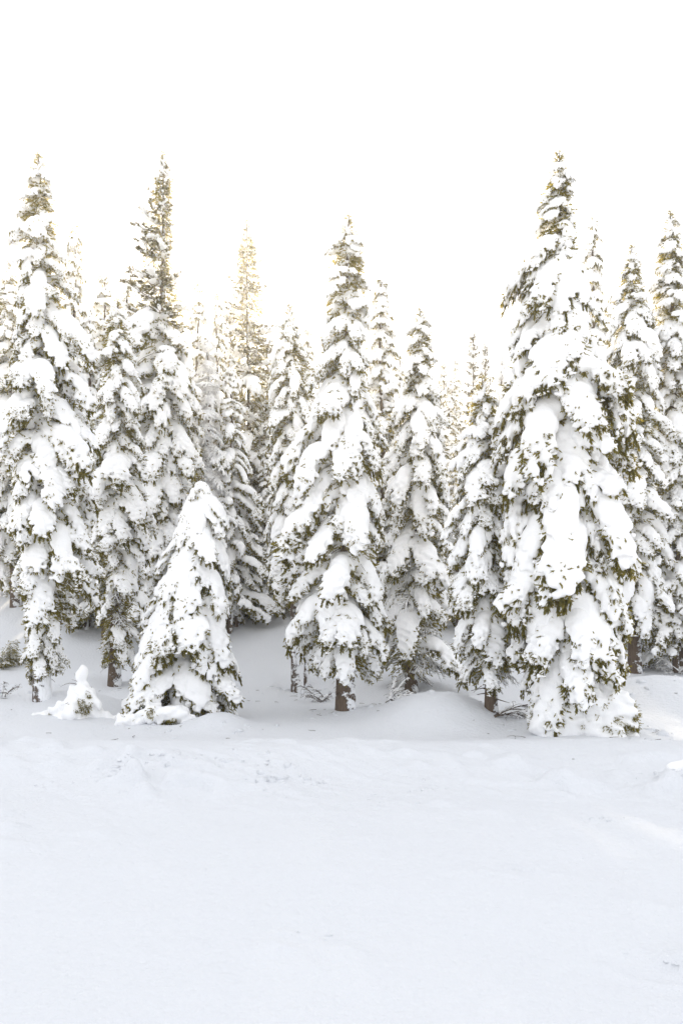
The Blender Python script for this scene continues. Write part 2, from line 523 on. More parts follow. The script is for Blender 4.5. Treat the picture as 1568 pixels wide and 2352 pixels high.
        if heavy:
            # needles that break through along the lower rims, in clusters
            m1 = SineNoise(rs, 11.0)(V); m2 = SineNoise(rs, 5.0)(V)
            t = np.clip((zmax - V[:, 2]) / (zmax - zmin), 0, 1)
            pr = np.clip(-N[:, 2] + 0.05, 0, 1) * (0.15 + 0.9 * t) + 0.75 * (m1 + 0.8 * m2 > 1.75 - 1.5 * t * t)
            pr = pr * (t > 0.34) if kind == 'heavy' else pr * (t > 0.5) * 0.5
            pick = U(size=len(V)) < pr * (0.14 if lod == 0 else 0.24)
            pv = V[pick] - N[pick] * 0.05
            dv = N[pick] * 0.8 + rs.normal(size=(pick.sum(), 3)) * 0.4 - up * 0.7
            shoots(g, pv, dv, U(0.07, 0.15, len(pv)), rs, kk, 0.055 * nlm, 0.032 * nlm, 0.5)
            ck = U(size=len(pv)) < 0.16
            crumbs(s, pv[ck] + unit(dv[ck]) * U(0.05, 0.17, (ck.sum(), 1)), U(0.025, 0.055, ck.sum()) * (1 if lod == 0 else 1.3), rs, lod)
    return g, s

def make_leader(seed, capped=True):
    """The top shoot of a tree with a stack of snow on it, base at the origin, about 1.1 m tall."""
    rs = np.random.default_rng(seed)
    g, s = Geo(), Geo(); U = rs.uniform
    ax = np.array([[0, 0, -0.3], [0.01, 0, 0.2], [0, 0.01, 0.6], [0.02, 0, 1.1]])
    tube(g, ax, [0.03, 0.024, 0.016, 0.006], 5, 1)
    P, D, L = [], [], []
    for z in np.linspace(0.05, 1.08, 13):
        for k in range(4):
            a = U(0, 6.28); l = 0.05 + 0.26 * (1.1 - z) * U(0.6, 1.2)
            d = np.array([math.cos(a), math.sin(a), 0.45])
            p0 = np.array([0, 0, z]); tube(g, [p0, p0 + d * l * 0.6, p0 + d * l - [0, 0, 0.02]], [0.007, 0.006, 0.003], 3, 1)
            for f in np.linspace(0.3, 1, 4): P.append(p0 + d * l * f); D.append(d + rs.normal(size=3) * 0.4); L.append(0.07)
    shoots(g, np.array(P), np.array(D), np.array(L), rs, 8, 0.05, 0.012, 0.7)
    if capped:
        pr = []
        z = -0.1
        while z < 0.9:
            r = (0.20 - 0.12 * z) * U(0.6, 1.05)
            o = rs.normal(size=3) * 0.05; o[2] = 0
            pr.append((np.array([0, 0, z]) + o, np.array([0, 0, z + 0.06]) + o * 1.3, r, r * 0.8)); z += U(0.13, 0.26)
        V, Q, N = snow_sdf(pr, 0.03, rs, 0.02, 12, 30, 0.05)
        s.quads(V, Q, 0)
    return g, s

LIB = {}
def lib(kind, n, seed0):
    LIB[kind] = []
    for i in range(n):
        g, s = make_bough(seed0 + i, kind)
        v, _, _ = g.arrays()
        leafm = M_PINE if kind == 'pine' else M_FIR
        mg = g.mesh('bough', [leafm, M_TWIG], False); ms = s.mesh('snow_pad', [M_SNOW])
        LIB[kind].append((mg, ms, float(np.percentile(v[:, 0], 98)), float(-np.percentile(v[:, 2], 3))))
lib('heavy', 9, 100)
lib('smooth', 6, 150)
lib('light', 6, 200)
lib('green', 5, 250)
lib('pine', 4, 300)
lib('bare', 4, 400)
LIB['leader'] = []
for i in range(3):
    g, s = make_leader(500 + i)
    LIB['leader'].append((g.mesh('leader', [M_FIR, M_TWIG], False), s.mesh('snow_cap', [M_SNOW])))

# ----------------------------------------------------------------------------
# terrain
# ----------------------------------------------------------------------------
def sstep(a, b, x):
    t = np.clip((x - a) / (b - a), 0, 1)
    return t * t * (3 - 2 * t)

MOUNDS = [  # x, y, height, rx, ry
    (2.75, 22.3, 0.80, 1.55, 1.5),      # rounded drift between the two right-hand trunks
    (-7.9, 24.2, 0.42, 1.3, 1.4),
    (-3.3, 21.2, 0.30, 0.8, 0.9),
    (9.6, 24.0, 1.05, 2.6, 2.2),
    (6.6, 20.9, 0.25, 1.4, 1.0),
    (-10.5, 24.5, 0.35, 2.4, 1.6),
    (0.8, 23.2, 0.16, 1.6, 0.8),
    (5.6, 21.2, 0.12, 1.0, 0.7),
]
_tn = np.random.default_rng(5)
TN = [SineNoise(_tn, f, 8) for f in (0.22, 0.75, 2.3, 7.0, 17.0)]
PATCH = [(3.1, 10.4, 0.9), (4.6, 8.6, 1.0), (-0.2, 7.9, 0.6), (3.0, 7.4, 0.6), (2.1, 10.0, 0.5), (-1.9, 16.2, 1.4), (4.6, 14.8, 1.0)]

def terrain(x, y, fine=True):
    x = np.asarray(x, float); y = np.asarray(y, float)
    p = np.stack(np.broadcast_arrays(x, y, 0 * x), -1)
    z = 5.5 * sstep(24, 66, y) + 8.5 * sstep(52, 165, y)
    z = z + 0.10 * TN[0](p) * sstep(6, 20, y) + 0.035 * TN[1](p)
    z = z + 0.5 * sstep(26, 40, y) * TN[0](p + 31.0)
    for mx_, my_, h, rx, ry in MOUNDS:
        z = z + h * np.exp(-(((x - mx_) / rx) ** 2 + ((y - my_) / ry) ** 2) ** 1.25)
    for wx, wy in ((-0.05 + 0.2, 24.4), (2.6, 28.9), (4.4, 23.5), (-9.9, 26.8), (6.1, 21.5), (-4.2, 22.0), (-8.8, 31.0), (-1.6, 29.2)):
        q = np.sqrt((x - wx) ** 2 + (y - wy) ** 2)
        z = z - 0.22 * np.exp(-(q / 0.55) ** 2) + 0.07 * np.exp(-((q - 1.15) / 0.45) ** 2)
    ridge = np.exp(-((y - 17.3 - 0.6 * np.sin(x * 0.5) - 0.3 * np.sin(x * 1.3 + 1)) / 1.1) ** 2)
    z = z - 0.32 * (1 - sstep(14.2, 17.6 + 0.5 * np.sin(x * 0.6) + 0.25 * np.sin(x * 1.7), y))
    z = z + 0.10 * ridge - 0.12 * np.exp(-((y - 19.6) / 1.2) ** 2)
    if fine:
        band = np.exp(-((y - 15.2) / 2.6) ** 2)
        rough = 0.10 + 0.9 * band
        for px, py, pr in PATCH:
            rough = rough + 1.5 * np.exp(-(((x - px) / pr) ** 2 + ((y - py) / (pr * 0.8)) ** 2))
        near = 1 - sstep(26, 34, y)
        lump = np.maximum(TN[3](p), 0) * np.maximum(TN[2](p) + 0.3, 0)
        z = z + near * rough * (0.034 * TN[2](p) + 0.12 * lump + 0.020 * np.maximum(TN[4](p), 0))
        z = z + (1 - sstep(14, 20, y)) * (0.006 * TN[3](p * np.array([0.35, 1, 1])) + 0.012 * TN[2](p * np.array([0.5, 1.0, 1])))
    return z

def gz(x, y):
    return float(terrain(np.array([x]), np.array([y]), False)[0])

def spaced(pts):
    out = []
    for a, b, st in pts:
        n = max(1, int(round((b - a) / st))); out.append(np.linspace(a, b, n, endpoint=False))
    out.append([pts[-1][1]])
    return np.concatenate(out)
gx = spaced([(-300, -100, 40), (-100, -30, 5), (-30, -13, 0.8), (-13, -5, 0.12), (-5, 5, 0.042), (5, 13, 0.12), (13, 30, 0.8), (30, 100, 5), (100, 300, 40)])
gy = spaced([(-200, -40, 40), (-40, 2, 3), (2, 5, 0.3), (5, 9, 0.034), (9, 19, 0.065), (19, 27, 0.10), (27, 45, 0.4), (45, 170, 3), (170, 470, 60)])
X, Y = np.meshgrid(gx, gy, indexing='ij')
Z = terrain(X, Y)
nx, ny = X.shape
i = np.arange(nx - 1)[:, None] * ny; j = np.arange(ny - 1)[None]
f = np.stack([i + j, i + ny + j, i + ny + j + 1, i + j + 1], -1).reshape(-1, 4)
gg = Geo(); gg.quads(np.stack([X, Y, Z], -1).reshape(-1, 3), f)
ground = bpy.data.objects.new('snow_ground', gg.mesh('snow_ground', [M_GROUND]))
ground['kind'] = 'structure'
COL.objects.link(ground)

def base_point(px, py):
    """Where the line of sight through a photo pixel meets the terrain."""
    for d in np.arange(9, 200, 0.1):
        x = (px - CX) / F_PX * d
        if HY + F_PX * (CAMZ - gz(x, d)) / d <= py: return x, d
    return (px - CX) / F_PX * 200, 200

# ----------------------------------------------------------------------------
# trees
# ----------------------------------------------------------------------------
def link(name, data, parent, label=None):
    o = bpy.data.objects.new(name, data)
    COL.objects.link(o)
    o.parent = parent
    if label: o['label'] = label
    return o

def root(name, label, cat, loc, group=None):
    o = bpy.data.objects.new(name, None)
    o.empty_display_size = 0.2
    COL.objects.link(o)
    o.location = loc
    o['label'] = label; o['category'] = cat
    if group: o['group'] = group
    return o

def trunk_mesh(H, r0, lean, rs, mat, n=22, sides=14, flare=True):
    g = Geo()
    t = np.linspace(0, 1, n)
    pts = np.stack([lean[0] * t + 0.03 * np.sin(t * 9 + rs.uniform(0, 6)), lean[1] * t + 0.03 * np.sin(t * 7), t * H - 0.5 * (t == 0)], 1)
    rad = r0 * (1 - t) ** 0.85 + 0.012
    if flare: rad = rad + r0 * 0.25 * np.exp(-t * H / 0.35)
    tube(g, pts, rad, sides)
    for k in range(14):
        i = rs.integers(1, max(2, n // 3)); a = rs.uniform(0, 6.28); L = rs.uniform(0.08, 0.5)
        st = pts[i] + np.array([0, 0, rs.uniform(-0.3, 0.3)])
        c = curve(st + rad[i] * 0.7 * np.array([math.cos(a), math.sin(a), 0]), a, R(rs.uniform(-20, 20)), R(rs.uniform(-50, 10)), L, 4, rs, 0.2)
        tube(g, c, np.linspace(0.018, 0.006, 4), 4)
    return g.mesh('trunk', [mat])

def inner_mesh(H, prof, lean, rs, h0, dens=1.0):
    """Dark dead twigs and old needles close round the trunk, seen in the gaps between the loaded boughs."""
    g = Geo()
    n = int(H * 200 * dens)
    h = rs.uniform(h0, H * 0.95, n); a = rs.uniform(0, 6.283, n)
    rr = np.array([prof(hh, aa) for hh, aa in zip(h, a)])
    q = rr * rs.uniform(0.12, 0.62, n)
    p = np.stack([np.cos(a) * q + lean[0] * h / H, np.sin(a) * q + lean[1] * h / H, h], 1)
    d = np.stack([np.cos(a), np.sin(a), -0.5 + 0 * a], 1) + rs.normal(size=(n, 3)) * 0.4
    shoots(g, p, d, rs.uniform(0.1, 0.24, n), rs, 6, 0.08, 0.045, 0.6)
    for k in range(int(H * 7 * dens)):
        hh, aa = rs.uniform(h0 * 0.7, H * 0.8), rs.uniform(0, 6.283)
        L = prof(hh, aa) * rs.uniform(0.4, 0.8)
        c = curve((lean[0] * hh / H, lean[1] * hh / H, hh), aa, R(rs.uniform(-15, 10)), R(rs.uniform(-60, -30)), L, 5, rs, 0.12)
        tube(g, c, np.linspace(0.016, 0.005, 5), 3, 1)
    return g.mesh('inner_twigs', [M_FIR, M_TWIG], False)

def build_tree(label, apex, base, rows, seed, per_m=11.5, pad=0.92, light_above=0.8, pine=False, bare_below=None, h0=1.2,
               trunk_r=None, plaster=False, light_mix=0.06, smooth=0.36, depth=None, group='snow-laden conifers at the edge of the clearing', gaps=(), top_kind='light', thin=0.0):
    rs = np.random.default_rng(seed)
    if depth is None:
        x, d = base_point(*base)
    else:
        d = depth; x = (base[0] - CX) / F_PX * d
    zb = gz(x, d)
    sc = d / F_PX
    H = (HY - apex[1]) * sc + CAMZ - zb
    lean = ((apex[0] - CX) * sc - x, 0.0)
    ys = np.array([r[0] for r in rows], float); xl = np.array([r[1] for r in rows], float); xr = np.array([r[2] for r in rows], float)
    def prof(h, az):
        y = HY - (zb + h - CAMZ) / sc
        ax_ = base[0] + (apex[0] - base[0]) * h / H
        l = max(6, ax_ - np.interp(y, ys, xl)) * sc; r = max(6, np.interp(y, ys, xr) - ax_) * sc
        c = math.cos(az)
        return 0.5 * (l + r) + 0.5 * (r - l) * c
    t = root('pine_tree' if pine else 'conifer_tree', label, 'tree', (x, d, zb), group)
    tr = trunk_r or 0.011 * H + 0.06
    link('trunk', trunk_mesh(H, tr, lean, rs, M_BARK_W if plaster else M_BARK), t)
    inn = link('inner_twigs', inner_mesh(H, prof, lean, rs, h0), t)
    inn['kind'] = 'stuff'
    n = int((H - h0) * per_m)
    az = rs.uniform(0, 6.28)
    hs = np.clip(np.linspace(h0, H - 0.55, n) + rs.normal(size=n) * 0.13, h0, H - 0.5)
    for i in range(n):
        az += 2.39996 + rs.normal() * 0.25
        f = hs[i] / H
        y_here = HY - (zb + hs[i] - CAMZ) / sc
        if any(a < y_here < b and math.sin(az) < 0 for a, b in gaps): continue
        kind = 'heavy'
        if pine: kind = 'pine' if (f > light_above or rs.uniform() < 0.55) else 'green'
        elif f > light_above + rs.normal() * 0.03: kind = top_kind
        elif bare_below is not None and f < bare_below + rs.normal() * 0.02: kind = 'bare' if rs.uniform() < 0.65 else 'heavy'
        elif rs.uniform() < light_mix: kind = 'green'
        elif rs.uniform() < smooth: kind = 'smooth'
        if kind == 'pine' and rs.uniform() < thin: continue
        var = LIB[kind][rs.integers(len(LIB[kind]))]
        mg, ms, reach, drop = var
        r = prof(hs[i], az) * (rs.uniform(0.74, 1.14) if kind in ('heavy', 'smooth') else rs.uniform(0.45, 1.25) if kind in ('light', 'pine') else rs.uniform(0.6, 1.0))
        if kind in ('heavy', 'smooth'):
            sz = np.clip(0.30 + 0.50 * r, 0.33, 1.1) * pad * rs.uniform(0.7, 1.25)
            sx = np.clip(r / reach, 0.35 * sz, 1.6 * sz); sy = sz * rs.uniform(1.0, 1.35)
        else:
            sx = max(0.28, r / reach); sz = min(1.2, sx ** 0.7) * rs.uniform(0.8, 1.25); sy = min(1.2, sx ** 0.8) * rs.uniform(0.9, 1.3)
        hz = hs[i] + (0.45 * drop * sz if kind in ('heavy', 'smooth', 'green') else 0.1)
        hz = min(hz, H - 0.35)
        b = link('bough', mg, t)
        b.location = (lean[0] * hz / H, lean[1] * hz / H, hz)
        b.rotation_euler = (rs.normal() * 0.16, rs.normal() * 0.16, az)
        b.scale = (sx, sy * (1 if rs.uniform() < 0.5 else -1), sz)
        link('snow_pad', ms, b)
    mg, ms = LIB['leader'][seed % 3]
    b = link('leader', mg, t); b.location = (lean[0] * (H - 0.85) / H, 0, H - 0.85); b.rotation_euler = (0, 0, rs.uniform(0, 6)); b.scale = (0.9, 0.9, 0.8)
    if not pine: link('snow_cap', ms, b)
    return t

build_tree('tall snow-laden conifer at the far left, with snow-plastered lower trunk',
           (90, 356), (98, 1605), [(356, 86, 96), (450, 58, 122), (560, 30, 132), (640, 50, 150), (760, 42, 185), (900, 22, 212), (1100, 15, 232), (1250, 50, 240),
            (1350, 60, 230), (1440, 60, 150), (1520, 50, 148), (1605, 66, 136)], 1, light_above=0.80, plaster=True, h0=0.9)
build_tree('snowy conifer cut by the left edge, its bare brown trunk showing low down',
           (22, 600), (34, 1394), [(600, 15, 30), (700, -20, 60), (900, -60, 100), (1100, -80, 100), (1250, -40, 90), (1290, -10, 70)], 2, h0=2.9, per_m=10, trunk_r=0.24)
build_tree('tall thin-topped pine beside the sun glow, sparse dark tufts and snow lumps at its top',
           (375, 352), (372, 1500), [(352, 368, 382), (430, 345, 402), (520, 316, 402), (570, 306, 394), (630, 288, 398), (680, 272, 432), (740, 260, 452), (850, 248, 462), (1000, 235, 460), (1200, 240, 450), (1500, 290, 430)],
           3, light_above=0.62, top_kind='pine', thin=0.22, light_mix=0.15, h0=1.5, per_m=12)
build_tree('drooping conifer with a slim brown trunk, just left of the snow-smothered young tree',
           (270, 690), (264, 1576), [(690, 262, 278), (800, 225, 310), (950, 215, 335), (1150, 205, 345), (1300, 215, 345), (1400, 230, 340), (1500, 225, 320), (1576, 238, 290)],
           4, h0=0.8, per_m=10, bare_below=0.25)
build_tree('young conifer smothered in thick smooth snow, standing alone in front of the forest',
           (462, 1092), (420, 1650), [(1092, 452, 474), (1150, 432, 490), (1210, 405, 520), (1350, 350, 530), (1500, 320, 532), (1600, 290, 532), (1660, 280, 530)],
           5, per_m=17, pad=1.1, light_above=0.97, h0=0.2, light_mix=0.08, smooth=0.75, trunk_r=0.14)
build_tree('narrow snowy conifer left of the central tree, its slim bare trunk half plastered white',
           (664, 704), (684, 1588), [(704, 658, 670), (800, 632, 700), (900, 612, 716), (1050, 618, 740), (1200, 612, 740), (1350, 612, 745), (1450, 625, 740), (1490, 660, 710)],
           6, h0=3.2, per_m=11, light_above=0.86, plaster=True, trunk_r=0.2)
build_tree('tall central conifer heavy with snow, thick brown trunk showing at its foot',
           (800, 500), (795, 1628), [(500, 793, 808), (560, 765, 830), (640, 735, 842), (735, 728, 838), (790, 738, 840), (900, 708, 862), (1000, 690, 872), (1150, 645, 882),
            (1300, 640, 896), (1450, 660, 890), (1510, 715, 880), (1600, 728, 820)], 7, light_above=0.79, h0=1.0, trunk_r=0.27, gaps=((1250, 1305), (1530, 1640)))
build_tree('full snowy conifer right of the central tree, brown dead twigs fanned round its trunk',
           (967, 712), (942, 1592), [(712, 960, 975), (780, 936, 995), (860, 918, 1006), (1000, 890, 1030), (1150, 882, 1042), (1300, 872, 1050), (1450, 872, 1050), (1590, 862, 1046)],
           8, bare_below=0.24, h0=0.6, light_above=0.88, per_m=11)
build_tree('dark-gapped snowy conifer behind the right drift, short brown trunk at its foot',
           (1105, 870), (1130, 1634), [(870, 1096, 1114), (960, 1062, 1150), (1100, 1042, 1175), (1300, 1035, 1195), (1450, 1042, 1205), (1560, 1060, 1200)],
           9, h0=0.9, bare_below=0.14, per_m=12)
build_tree('largest conifer, broad and buried in thick snow on the right, with a tall narrow top',
           (1282, 355), (1300, 1655), [(355, 1276, 1290), (450, 1246, 1306), (560, 1220, 1322), (640, 1202, 1342), (760, 1172, 1372), (900, 1160, 1420), (1050, 1162, 1440),
            (1200, 1160, 1450), (1350, 1160, 1445), (1450, 1172, 1425), (1560, 1200, 1415), (1650, 1235, 1415)], 10, light_above=0.81, pad=1.2, h0=0.5, per_m=14, smooth=0.5, light_mix=0.18)
build_tree('snowy conifer with a rounded white top, behind the largest tree on its right',
           (1450, 566), (1455, 1545), [(566, 1443, 1458), (650, 1420, 1480), (800, 1392, 1508), (1000, 1370, 1530), (1250, 1370, 1540), (1400, 1400, 1540)], 12, h0=1.6, per_m=9.5, light_above=0.88)
build_tree('tall olive-tinged snowy conifer at the right edge',
           (1537, 488), (1562, 1540), [(488, 1530, 1545), (560, 1512, 1565), (650, 1490, 1585), (800, 1485, 1620), (1000, 1500, 1640), (1300, 1505, 1640), (1500, 1530, 1600)], 13, h0=1.2, per_m=10,
           light_above=0.70, light_mix=0.2)

build_tree('sparse tall pine with open olive branches, in the gap left of centre',
           (567, 505), (575, 1402), [(505, 562, 572), (560, 546, 588), (640, 526, 608), (720, 515, 632), (850, 495, 645), (1000, 500, 645), (1200, 520, 640), (1400, 550, 610)],
           16, pine=True, light_above=0.6, h0=1.0, per_m=7, thin=0.15, trunk_r=0.17, light_mix=0.0, group='trees standing deeper in the forest')

# ---------------------------------------------------------------------------- background trees: baked variants, three parts each
BAKE = {}
def baked(kind, seed):
    """One far tree 10 m tall and about 1 m in radius: meshes for trunk, crown and snow."""
    key = (kind, seed)
    if key in BAKE: return BAKE[key]
    rs = np.random.default_rng(9000 + seed * 17 + len(kind))
    H = 10.0
    srcs = {'snowy': [('heavy', 4), ('light', 2), ('green', 2)], 'spruce': [('light', 4), ('green', 2)], 'pine': [('pine', 4)], 'twiggy': [('bare', 4)]}[kind]
    pool = {k: [make_bough(700 + i * 3 + seed * 31, k, 1) for i in range(n)] for k, n in srcs}
    g, s = Geo(), Geo()
    n = {'snowy': 100, 'spruce': 130, 'pine': 105, 'twiggy': 135}[kind]
    hs = np.linspace(0.10, 0.965, n) if kind != 'pine' else np.linspace(0.22, 0.975, n)
    hs = np.clip(hs + rs.normal(size=n) * 0.016, 0.06, 0.975)
    az = rs.uniform(0, 6)
    for h in hs:
        az += 2.39996 + rs.normal() * 0.4
        k = srcs[0][0]
        if kind == 'snowy' and (h > 0.74 or rs.uniform() < 0.1): k = 'light'
        elif kind == 'snowy' and rs.uniform() < 0.3: k = 'green'
        if kind == 'spruce' and h < 0.55 and rs.uniform() < 0.5: k = 'green'
        a, b = pool[k][rs.integers(len(pool[k]))]
        r = {'snowy': 1.15, 'spruce': 1.15, 'pine': 1.1, 'twiggy': 1.0}[kind] * (1 - h) ** (0.75 if kind != 'pine' else 0.62) * rs.uniform(0.55, 1.2) + 0.06
        if kind == 'twiggy': r *= rs.uniform(0.45, 1.35)
        base_reach = {'heavy': 1.25, 'light': 1.2, 'green': 1.2, 'pine': 1.25, 'bare': 1.4}[k]
        sx = r / base_reach
        sy = {'heavy': 0.6, 'light': 0.62, 'green': 0.6, 'pine': 0.62, 'bare': 0.8}[k] * (0.45 + 0.6 * min(1, r))
        if k == 'pine': tilt = rs.normal() * 0.1 + 0.1 - 0.35 * h
        else: tilt = rs.normal() * 0.12 if k != 'bare' else 0.25 + rs.normal() * 0.35
        ca, sa, ct, st = math.cos(az), math.sin(az), math.cos(tilt), math.sin(tilt)
        Rm = np.array([[ca, -sa, 0], [sa, ca, 0], [0, 0, 1]]) @ np.array([[ct, 0, st], [0, 1, 0], [-st, 0, ct]]) @ np.diag([sx, sy, sy])
        off = np.array([0, 0, h * H])
        for src, dst in ((a, g), (b, s)):
            v, q, t = src.arrays()
            if len(v): dst.merge(v @ Rm.T + off, q, t)
    tz = np.linspace(-0.3, 9.62, 14)
    tg = Geo(); tube(tg, np.stack([0.05 * np.sin(tz * 0.9), 0.05 * np.cos(tz * 1.3), tz], 1), 0.10 * (1 - tz / 10.6) ** 0.8 + 0.006, 9)
    leafm = M_PINE if kind == 'pine' else M_FIR
    BAKE[key] = (tg.mesh('trunk', [M_BARK]), g.mesh('crown', [leafm, M_TWIG], False), s.mesh('snow_cover', [M_SNOW]))
    return BAKE[key]

def far_tree(label, kind, seed, ax, ay, by, hw, depth=None, group='trees standing deeper in the forest', name=None):
    """ax, ay: tip in the photo; by: foot (hidden or seen); hw: half width near the foot, all in photo pixels."""
    if depth is None: x, d = base_point(ax, by)
    else: d = depth; x = (ax - CX) / F_PX * d
    zb = gz(x, d); sc = d / F_PX
    H = (HY - ay) * sc + CAMZ - zb
    t = root(name or {'pine': 'pine_tree', 'twiggy': 'frosted_larch'}.get(kind, 'conifer_tree'), label, 'tree', (x, d, zb - 0.1), group)
    tm, cm, sm = baked(kind, seed)
    rr = hw * sc * 1.25
    for nme, m in (('trunk', tm), ('crown', cm), ('snow_cover', sm)):
        o = link(nme, m, t)
        if nme != 'trunk': o['kind'] = 'stuff'
    t.scale = (rr, rr, H / 10.0)
    t.rotation_euler = (0, 0, (ax * 0.37) % 6.28)
    return t

FAR = [
    # label, kind, seed, tip x, tip y, foot y, half width
    ('slender pale fir just right of the far left tree, fading into the glow', 'spruce', 0, 170, 485, 1440, 62),
    ('low fir top on the left skyline, just right of the slender pale fir', 'spruce', 1, 238, 612, 1425, 60),
    ('small sunlit fir top on the skyline just left of the thin-topped pine', 'spruce', 0, 292, 596, 1410, 58),
    ('snow-lumped fir filling the forest behind the far left tree', 'snowy', 0, 130, 640, 1395, 70),
    ('thin white-tipped fir right of the thin-topped pine', 'snowy', 1, 455, 630, 1440, 52),
    ('very thin fir with round snow lumps, left of the sparse tall pine', 'snowy', 0, 500, 652, 1430, 40),
    ('snow-heavy fir filling the gap right of the brown-twigged conifer, under the low notch', 'snowy', 1, 1010, 940, 1420, 56),
    ('snowy fir between the thin-topped pine and the drooping conifer', 'snowy', 0, 285, 700, 1450, 66),
    ('bushy olive pine at the right shoulder of the sparse tall pine', 'pine', 1, 612, 772, 1385, 52),
    ('bushy olive pine at the left shoulder of the sparse tall pine', 'pine', 1, 527, 700, 1385, 50),
    ('bare-tipped little fir between the narrow conifer and the central tree', 'spruce', 1, 707, 738, 1400, 36),
    ('dark slim fir pointing up right behind the central tree', 'spruce', 0, 876, 612, 1480, 66),
    ('low fir in the notch between the dark slim fir and the brown-twigged conifer', 'snowy', 1, 915, 800, 1440, 46),
    ('little distant fir left of the low notch in the skyline', 'spruce', 1, 1017, 820, 1330, 30),
    ('faint distant fir in the low notch in the skyline', 'spruce', 0, 1047, 812, 1310, 28),
    ('tallest small pine in the low notch in the skyline', 'pine', 0, 1085, 752, 1330, 30),
    ('second small pine in the low notch, just right of the tallest one', 'pine', 1, 1114, 780, 1325, 26),
    ('bare grey-tipped larch at the right end of the low notch', 'twiggy', 0, 1150, 800, 1340, 30),
    ('slim fir peeking out right of the top of the largest tree', 'spruce', 0, 1360, 468, 1440, 64),
    ('white-topped fir wedged between the round-topped conifer and the right edge tree', 'snowy', 0, 1502, 690, 1440, 60),
    ('dark fir between the largest tree and the round-topped conifer', 'spruce', 1, 1405, 660, 1420, 56),
    ('snow-coated fir filling the gap left of the largest tree', 'snowy', 1, 1165, 860, 1450, 56),
    ('frosted larch with a tangle of white twigs behind the young tree', 'twiggy', 0, 478, 760, 1470, 60),
    ('white-loaded fir just left of the sparse pine trunk', 'snowy', 1, 530, 800, 1455, 54),
    ('frosted larch right of the sparse pine trunk, its foot in the snowy gap', 'twiggy', 0, 598, 900, 1395, 52),
    ('low snow-speckled fir at the right edge, in front of the tall olive-tinged conifer', 'snowy', 1, 1552, 930, 1545, 58),
    ('snowy fir half hidden between the left edge tree and the far left tree', 'snowy', 1, 60, 700, 1330, 66),
    ('snowy fir behind the thin-topped pine, seen left of its crown', 'snowy', 0, 330, 740, 1385, 60),
    ('snowy fir behind the brown-twigged conifer on its right', 'snowy', 0, 1030, 900, 1400, 50),
    ('snowy fir between the narrow conifer and the olive pine', 'snowy', 1, 645, 806, 1400, 62),
    ('snow-heavy fir filling the forest between the thin-topped pine and the sparse tall pine', 'snowy', 1, 420, 790, 1400, 62),
    ('snowy fir deep in the forest behind the young tree', 'snowy', 0, 505, 900, 1375, 56),
    ('snowy fir behind the left side of the central tree', 'snowy', 0, 745, 860, 1390, 56),
    ('snowy fir seen between the dark slim fir and the central tree', 'snowy', 1, 850, 820, 1385, 54),
    ('snowy fir deep behind the low notch, left of the dark-gapped conifer', 'snowy', 1, 1060, 930, 1345, 44),
    ('snowy fir deep behind the dark-gapped conifer on its right', 'snowy', 0, 1135, 920, 1350, 46),
    ('snowy fir at the left edge of the skyline, almost lost in the glow', 'snowy', 0, -6, 640, 1370, 62),
    ('olive fir at the right edge, behind the tall olive-tinged conifer', 'spruce', 1, 1570, 700, 1400, 60),
    ('snowy fir deep in the forest right of the narrow conifer', 'snowy', 1, 690, 790, 1400, 72),  # fir added, tall and wide enough to keep a sun streak off the foreground
    ('slender frosted fir standing between the far left tree and the drooping conifer', 'snowy', 0, 205, 690, 1440, 58),
    ('frosted larch behind the drooping conifer, left of the thin-topped pine', 'twiggy', 1, 310, 830, 1420, 56),
    ('slender frosted fir just left of the brown-twigged conifer, behind the central tree', 'snowy', 1, 880, 900, 1450, 50),
    ('slender frosted fir right of the round-topped conifer, before the right edge', 'snowy', 0, 1500, 830, 1500, 54),
    ('slim snowy fir low between the young tree and the narrow conifer', 'snowy', 0, 612, 1010, 1425, 40),
    ('slim snowy fir low between the central tree and the brown-twigged conifer', 'snowy', 1, 902, 960, 1480, 42),
    ('slim snowy fir tucked close behind the drooping conifer, on its left side', 'snowy', 1, 240, 800, 1465, 44),
    ('slim snowy fir low between the brown-twigged conifer and the dark-gapped one', 'snowy', 0, 1050, 990, 1450, 44),
    ('slim olive fir in the notch, right of the brown-twigged conifer', 'spruce', 0, 1035, 850, 1360, 44),
    ('slim snowy fir filling the notch, left of the bare-topped larch', 'snowy', 1, 1128, 850, 1365, 44),
    ('slim snowy fir low behind the young tree, on its right', 'snowy', 1, 545, 960, 1440, 42),
    ('snowy fir low behind the grey drooping conifer', 'snowy', 1, 215, 760, 1400, 62),
]
for a in FAR: far_tree(*a)

